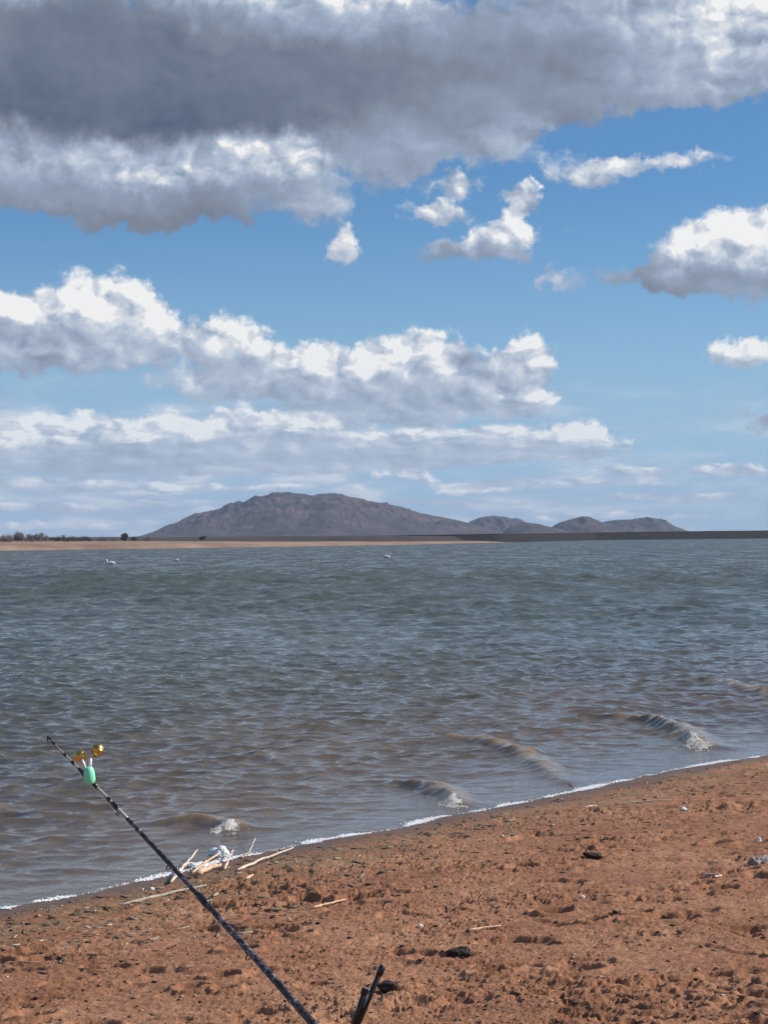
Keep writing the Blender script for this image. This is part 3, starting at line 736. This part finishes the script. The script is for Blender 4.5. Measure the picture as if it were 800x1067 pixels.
# ------------------------------------------------------------------ driftwood, foam, stones
def wood(name, c, rough=.85): return simple(name, c, rough, vary=.35, scale=30, bumpd=.004)
W_PALE = wood('bleached_wood', (.66, .52, .40)); W_TAN = wood('tan_wood', (.62, .42, .27)); W_GREY = wood('grey_wood', (.40, .34, .26))
def stick(p0, p1, r_px, m, label, lift=.0, name='driftwood_stick', flat=1.0, knots=True, seed=0):
    rnd = random.Random(seed)
    def gp(p):
        q = on_z(p[0], p[1], .05)
        for _ in range(12):
            z = beach_z(q.x, q.y); z = max(z, 0.0); q = on_z(p[0], p[1], z + .5 * .012)
        return q
    a, b = gp(p0), gp(p1); a.z += .004; b.z += .004 + lift
    n = 12; r = r_px * .8 * a.y / F
    path = []; rad = []
    for i in range(n):
        t = i / (n - 1); w = math.sin(t * math.pi) * r * 1.7
        path.append(a.lerp(b, t) + Vector((rnd.uniform(-.5, .5) * w, rnd.uniform(-.5, .5) * w, rnd.uniform(0, .35) * w + r * .4)))
        rad.append(r * (1 - .45 * t) * rnd.uniform(.82, 1.15) * (.6 if i in (0, n - 1) else 1))
    prts = [tube(path, rad, 9)]
    if knots:
        k = rnd.randint(3, 8); d = Vector((rnd.uniform(-1, 1), rnd.uniform(-.3, .3), .7)).normalized() * r * 3.5
        prts.append(tube([path[k], path[k] + d * .6, path[k] + d], [r * .45, r * .35, r * .15], 6))
    v, f = join(prts)
    o = link(name, pydata(name, [Vector(p) - a for p in v], f, m, True), label=label, category='driftwood', group='driftwood washed up on the beach'); o.location = a
stick((247, 908), (306, 887), 2.0, W_PALE, 'long straight pale stick lying on the waterline right of the foam', lift=.02, seed=1)
stick((200, 911), (229, 894), 2.2, W_TAN, 'short tan stick leaning on the flat plank beside the white foam', lift=.03, seed=2)
stick((206, 912), (231, 903), 4.2, W_TAN, 'thick tan piece of driftwood lying flat under the short stick', seed=3, knots=False)
stick((178, 921), (206, 893), 2.2, W_PALE, 'bleached forked stick crossing behind the fishing rod at the waterline', lift=.05, seed=4)
stick((184, 908), (200, 900), 2.0, W_PALE, 'small white stick beside the bleached forked stick', seed=5)
stick((234, 907), (243, 893), 1.7, W_PALE, 'thin broken twig standing up between the plank and the long stick', lift=.05, seed=6)
stick((260, 889), (266, 882), 1.0, W_PALE, 'tiny upright twig poking out of the water behind the long stick', lift=.06, seed=7)
stick((252, 895), (260, 889), 1.5, W_GREY, 'short grey twig between foam edge and long stick', seed=8)
stick((255, 919), (264, 913), 2.4, W_TAN, 'stubby tan chip on the sand just below the long stick', seed=9, knots=False)
stick((125, 945), (215, 924), 2.6, W_GREY, 'half-buried curved greyish branch on the sand left of the rod', seed=10)
stick((326, 947), (364, 938), 1.6, W_TAN, 'thin pale branch alone on the open sand right of the rod', seed=11)
stick((488, 971), (522, 966), 1.7, W_TAN, 'small pale stick on the sand above the dark hollow clod', seed=12)
stick((608, 843), (622, 841), 1.8, W_PALE, 'pale chip near the top of the beach, left of the two bits of litter', seed=13, knots=False)
stick((733, 913), (750, 913), 1.9, W_PALE, 'flat whitish chip below the dark crack at the right', seed=14, knots=False)
stick((744, 915), (756, 914), 1.6, W_PALE, 'second whitish chip touching the flat one at the right', seed=15, knots=False)
stick((640, 839), (700, 834), 1.2, W_GREY, 'thin grey twig lying along the upper beach', seed=16)

ROCKD = simple('dark_stone', (.035, .020, .016), .9, vary=.5, scale=30, bumpd=.01)
ROCKW = simple('pale_stone', (.70, .66, .60), .7, vary=.15, scale=40); ROCKG = simple('grey_stone', (.28, .24, .21), .85, vary=.4, scale=30, bumpd=.006)
def rock(px_, py_, w_px, h_px, m, label, seed, name='stone', group='loose stones on the beach'):
    q = on_z(px_, py_, .1)
    for _ in range(12): q = on_z(px_, py_, beach_z(q.x, q.y))
    sc = q.y / F; bm = bmesh.new(); bmesh.ops.create_icosphere(bm, subdivisions=3, radius=1)
    for v in bm.verts:
        n = mnoise.noise(v.co * 1.3 + Vector((seed * 7.1, 0, 0))) * .45 + mnoise.noise(v.co * 3.1 + Vector((0, seed * 3.3, 0))) * .22
        v.co = v.co * (1 + n); v.co = Vector((v.co.x * w_px * sc / 2, v.co.y * w_px * sc / 2 * .8, v.co.z * h_px * sc / 2))
    me = bpy.data.meshes.new(name); bm.to_mesh(me); bm.free(); me.materials.append(m)
    o = link(name, me, label=label, category='stone', group=group); o.location = q + Vector((0, 0, h_px * sc * .22))
rock(480, 998, 27, 15, ROCKD, 'largest dark clod on the sand, centre of the lower beach', 1, 'clod')
rock(404, 1031, 22, 12, ROCKD, 'dark clod right beside the rod rest', 2, 'clod')
rock(617, 893, 18, 7, ROCKD, 'small dark clod on the upper right beach', 3, 'clod')
rock(797, 899, 9, 11, ROCKW, 'white stone at the right edge of the beach', 4)
rock(787, 902, 14, 12, ROCKG, 'grey stone next to the white one at the right edge', 5)
rock(438, 967, 6, 5, ROCKW, 'tiny white pebble on the open sand in the middle', 6)
rock(606, 936, 6, 4, ROCKW, 'tiny white pebble on the right half of the sand', 7)
rock(790, 877, 6, 6, ROCKW, 'tiny pale pebble above the grey stone at the right edge', 8)
rock(712, 845, 8, 5, ROCKW, 'pale pebble just under the waterline at the upper right', 9)
rock(158, 928, 6, 5, ROCKW, 'tiny white pebble by the waterline left of the fishing rod', 10)

# loose crumbs and clods: countless
def scatter(name, N, y0, y1, smin, smax, m, seed, smin_s=.25, power=3.0, lift=.3, flat=1.0, lng=1.0, smax_s=99, thr=-.15):
    rg = np.random.default_rng(seed)
    yy = 1 / rg.uniform(1 / y1, 1 / y0, N * 3); xx = rg.uniform(-.27, .27, N * 3) * yy
    s = shore_dist(xx[None], yy[None])[0]; dens = perlin(xx * 1.1, yy * 1.1, 77) + rg.uniform(-.6, .6, N * 3)
    k = (s > smin_s) & (s < smax_s * rg.uniform(.4, 1, N * 3)) & (dens > thr); xx = xx[k][:N]; yy = yy[k][:N]; n = len(xx)
    zz = ground_height(xx[None], yy[None])[0]
    ico = bmesh.new(); bmesh.ops.create_icosphere(ico, subdivisions=1, radius=1)
    bv = np.array([v.co[:] for v in ico.verts]); bf = np.array([[v.index for v in f.verts] for f in ico.faces]); ico.free()
    size = smin + (smax - smin) * rg.random(n) ** power
    sc3 = np.stack([size * rg.uniform(.7, 1.6, n) * lng, size * rg.uniform(.7, 1.3, n), size * rg.uniform(.35, .8, n) * flat], -1)
    V = bv[None] * (1 + rg.uniform(-.28, .28, (n, len(bv), 1))) * sc3[:, None, :]
    a = rg.uniform(0, 6.28, n); ca, sa = np.cos(a)[:, None], np.sin(a)[:, None]
    x = V[..., 0] * ca - V[..., 1] * sa; y = V[..., 0] * sa + V[..., 1] * ca
    V = np.stack([x + xx[:, None], y + yy[:, None], V[..., 2] + (zz + lift * size * .6)[:, None]], -1).reshape(-1, 3)
    Fi = (bf[None] + (np.arange(n) * len(bv))[:, None, None]).reshape(-1, 3).astype(np.int32)
    me = bpy.data.meshes.new(name); me.vertices.add(len(V)); me.vertices.foreach_set('co', V.astype(np.float32).ravel())
    me.loops.add(Fi.size); me.loops.foreach_set('vertex_index', Fi.ravel()); me.polygons.add(len(Fi))
    me.polygons.foreach_set('loop_start', np.arange(0, Fi.size, 3, dtype=np.int32)); me.polygons.foreach_set('loop_total', np.full(len(Fi), 3, np.int32))
    me.update(calc_edges=True); me.materials.append(m); return me
def crumb_mat(name, stops, scale=9):
    m, t, b = mat(name); pos = t.node('ShaderNodeNewGeometry').outputs['Random Per Island']
    t.put(b.inputs['Base Color'], t.ramp(pos, stops)); b.inputs['Roughness'].default_value = .9; return m
CR = crumb_mat('sand_crumbs', [(0, (.15, .065, .032)), (.3, (.28, .12, .056)), (.8, (.40, .19, .095)), (.97, (.52, .33, .20)), (1, (.66, .54, .42))])
DK = crumb_mat('dark_litter', [(0, (.018, .011, .008)), (.6, (.06, .035, .022)), (1, (.22, .15, .09))])
link('sand_crumbs', scatter('sand_crumbs', 7000, 7, 26, .002, .012, CR, 3), kind='stuff', label='loose crumbs of red sand and mud strewn over the beach', category='rubble')
link('dark_litter', scatter('dark_litter', 2000, 7, 26, .003, .018, DK, 9, .2, flat=.55, lng=1.3), kind='stuff', label='dark dry bits of dung and weed strewn over the beach', category='litter')

TW = crumb_mat('strand_bits', [(0, (.05, .035, .022)), (.5, (.16, .12, .07)), (.85, (.34, .27, .18)), (1, (.60, .50, .38))])
link('strand_litter', scatter('strand_litter', 3800, 10, 24, .004, .017, TW, 19, .3, flat=.5, lng=3.2, smax_s=3.2, thr=-.5), kind='stuff', label='fine twigs and weed scraps along the strand line', category='litter')
# foam along the edge
m_, t_, b_ = mat('foam'); b_.inputs['Base Color'].default_value = (.90, .89, .86, 1); b_.inputs['Roughness'].default_value = .6
b_.inputs['Subsurface Weight'].default_value = .2; b_.inputs['Subsurface Radius'].default_value = (.01, .01, .01); FOAM = m_
def blobs(pts, rad, name):
    ico = bmesh.new(); bmesh.ops.create_icosphere(ico, subdivisions=2, radius=1)
    bv = np.array([v.co[:] for v in ico.verts]); bf = np.array([[v.index for v in f.verts] for f in ico.faces]); ico.free()
    n = len(pts); V = (bv[None] * rad[:, None, None] * np.array([1, 1, .6]) + pts[:, None, :]).reshape(-1, 3)
    Fi = (bf[None] + (np.arange(n) * len(bv))[:, None, None]).reshape(-1, 3)
    me = pydata(name, V.tolist(), Fi.tolist(), FOAM, True); return me
rg = np.random.default_rng(12)
seg = np.array([[p.x, p.y] for p in (on_z(*q) for q in SHPX)]); dl = np.hypot(*np.diff(seg, axis=0).T); cum = np.concatenate([[0], np.cumsum(dl)])
tt = rg.uniform(-1.0, cum[-1] + 1.5, 24000)
fx = np.interp(tt, cum, seg[:, 0]); fy = np.interp(tt, cum, seg[:, 1])
ext = np.clip(tt - cum[-1], 0, 9); fx += ext * d1[0] / np.linalg.norm(d1); fy += ext * d1[1] / np.linalg.norm(d1)
nrm = np.array([.77, -.64]); wob = -scallop(fx, fy)
dens = fbm(tt * 1.5, tt * 0 + 3, 3, 31)
wfoam = .012 + .06 * np.clip(dens + .2, 0, 1)
off = wob + rg.normal(0, 1, len(tt)) * wfoam
k = rg.random(len(tt)) < np.clip(.25 + dens * 2.0, .02, 1)
tt, fx, fy, off = tt[k], fx[k], fy[k], off[k]
P_ = np.stack([fx + nrm[0] * off, fy + nrm[1] * off, np.maximum(beach_base(off + scallop(fx, fy)), 0) + .004], -1)
link('shore_foam', blobs(P_, rg.uniform(.003, .009, len(P_)), 'shore_foam'), kind='stuff', label='thin white line of froth along the waterline', category='foam')
def foam_clump(px_, py_, w, h, n, label, z=.0):
    c = on_z(px_, py_, z); sc = c.y / F; rg = np.random.default_rng(int(px_))
    lob = [(rg.uniform(-.55, .55), rg.uniform(-.5, .5), rg.uniform(.35, .6), rg.uniform(.5, 1)) for _ in range(6)]
    x = rg.uniform(-1.1, 1.1, n * 3); y = rg.uniform(-1.1, 1.1, n * 3); top = np.zeros(n * 3)
    for lx, ly, lr, lh in lob: top = np.maximum(top, lh * np.sqrt(np.clip(1 - ((x - lx) ** 2 + (y - ly) ** 2) / lr ** 2, 0, 1)))
    k = top > .03; x, y, top = x[k][:n], y[k][:n], top[k][:n]; n = len(x)
    zz = top * h * sc * (.55 + .45 * rg.random(n)); x = x * w * sc / 2; y = y * w * sc / 2
    me = blobs(np.stack([x, y, zz], -1), rg.uniform(.006, .014, n), 'foam_clump')
    o = link('foam_clump', me, label=label, category='foam'); o.location = c
foam_clump(228, 892, 22, 10, 1500, 'bright white heap of foam among the driftwood at the waterline')
foam_clump(207, 904, 24, 5, 400, 'thin streak of foam washed between the driftwood sticks')
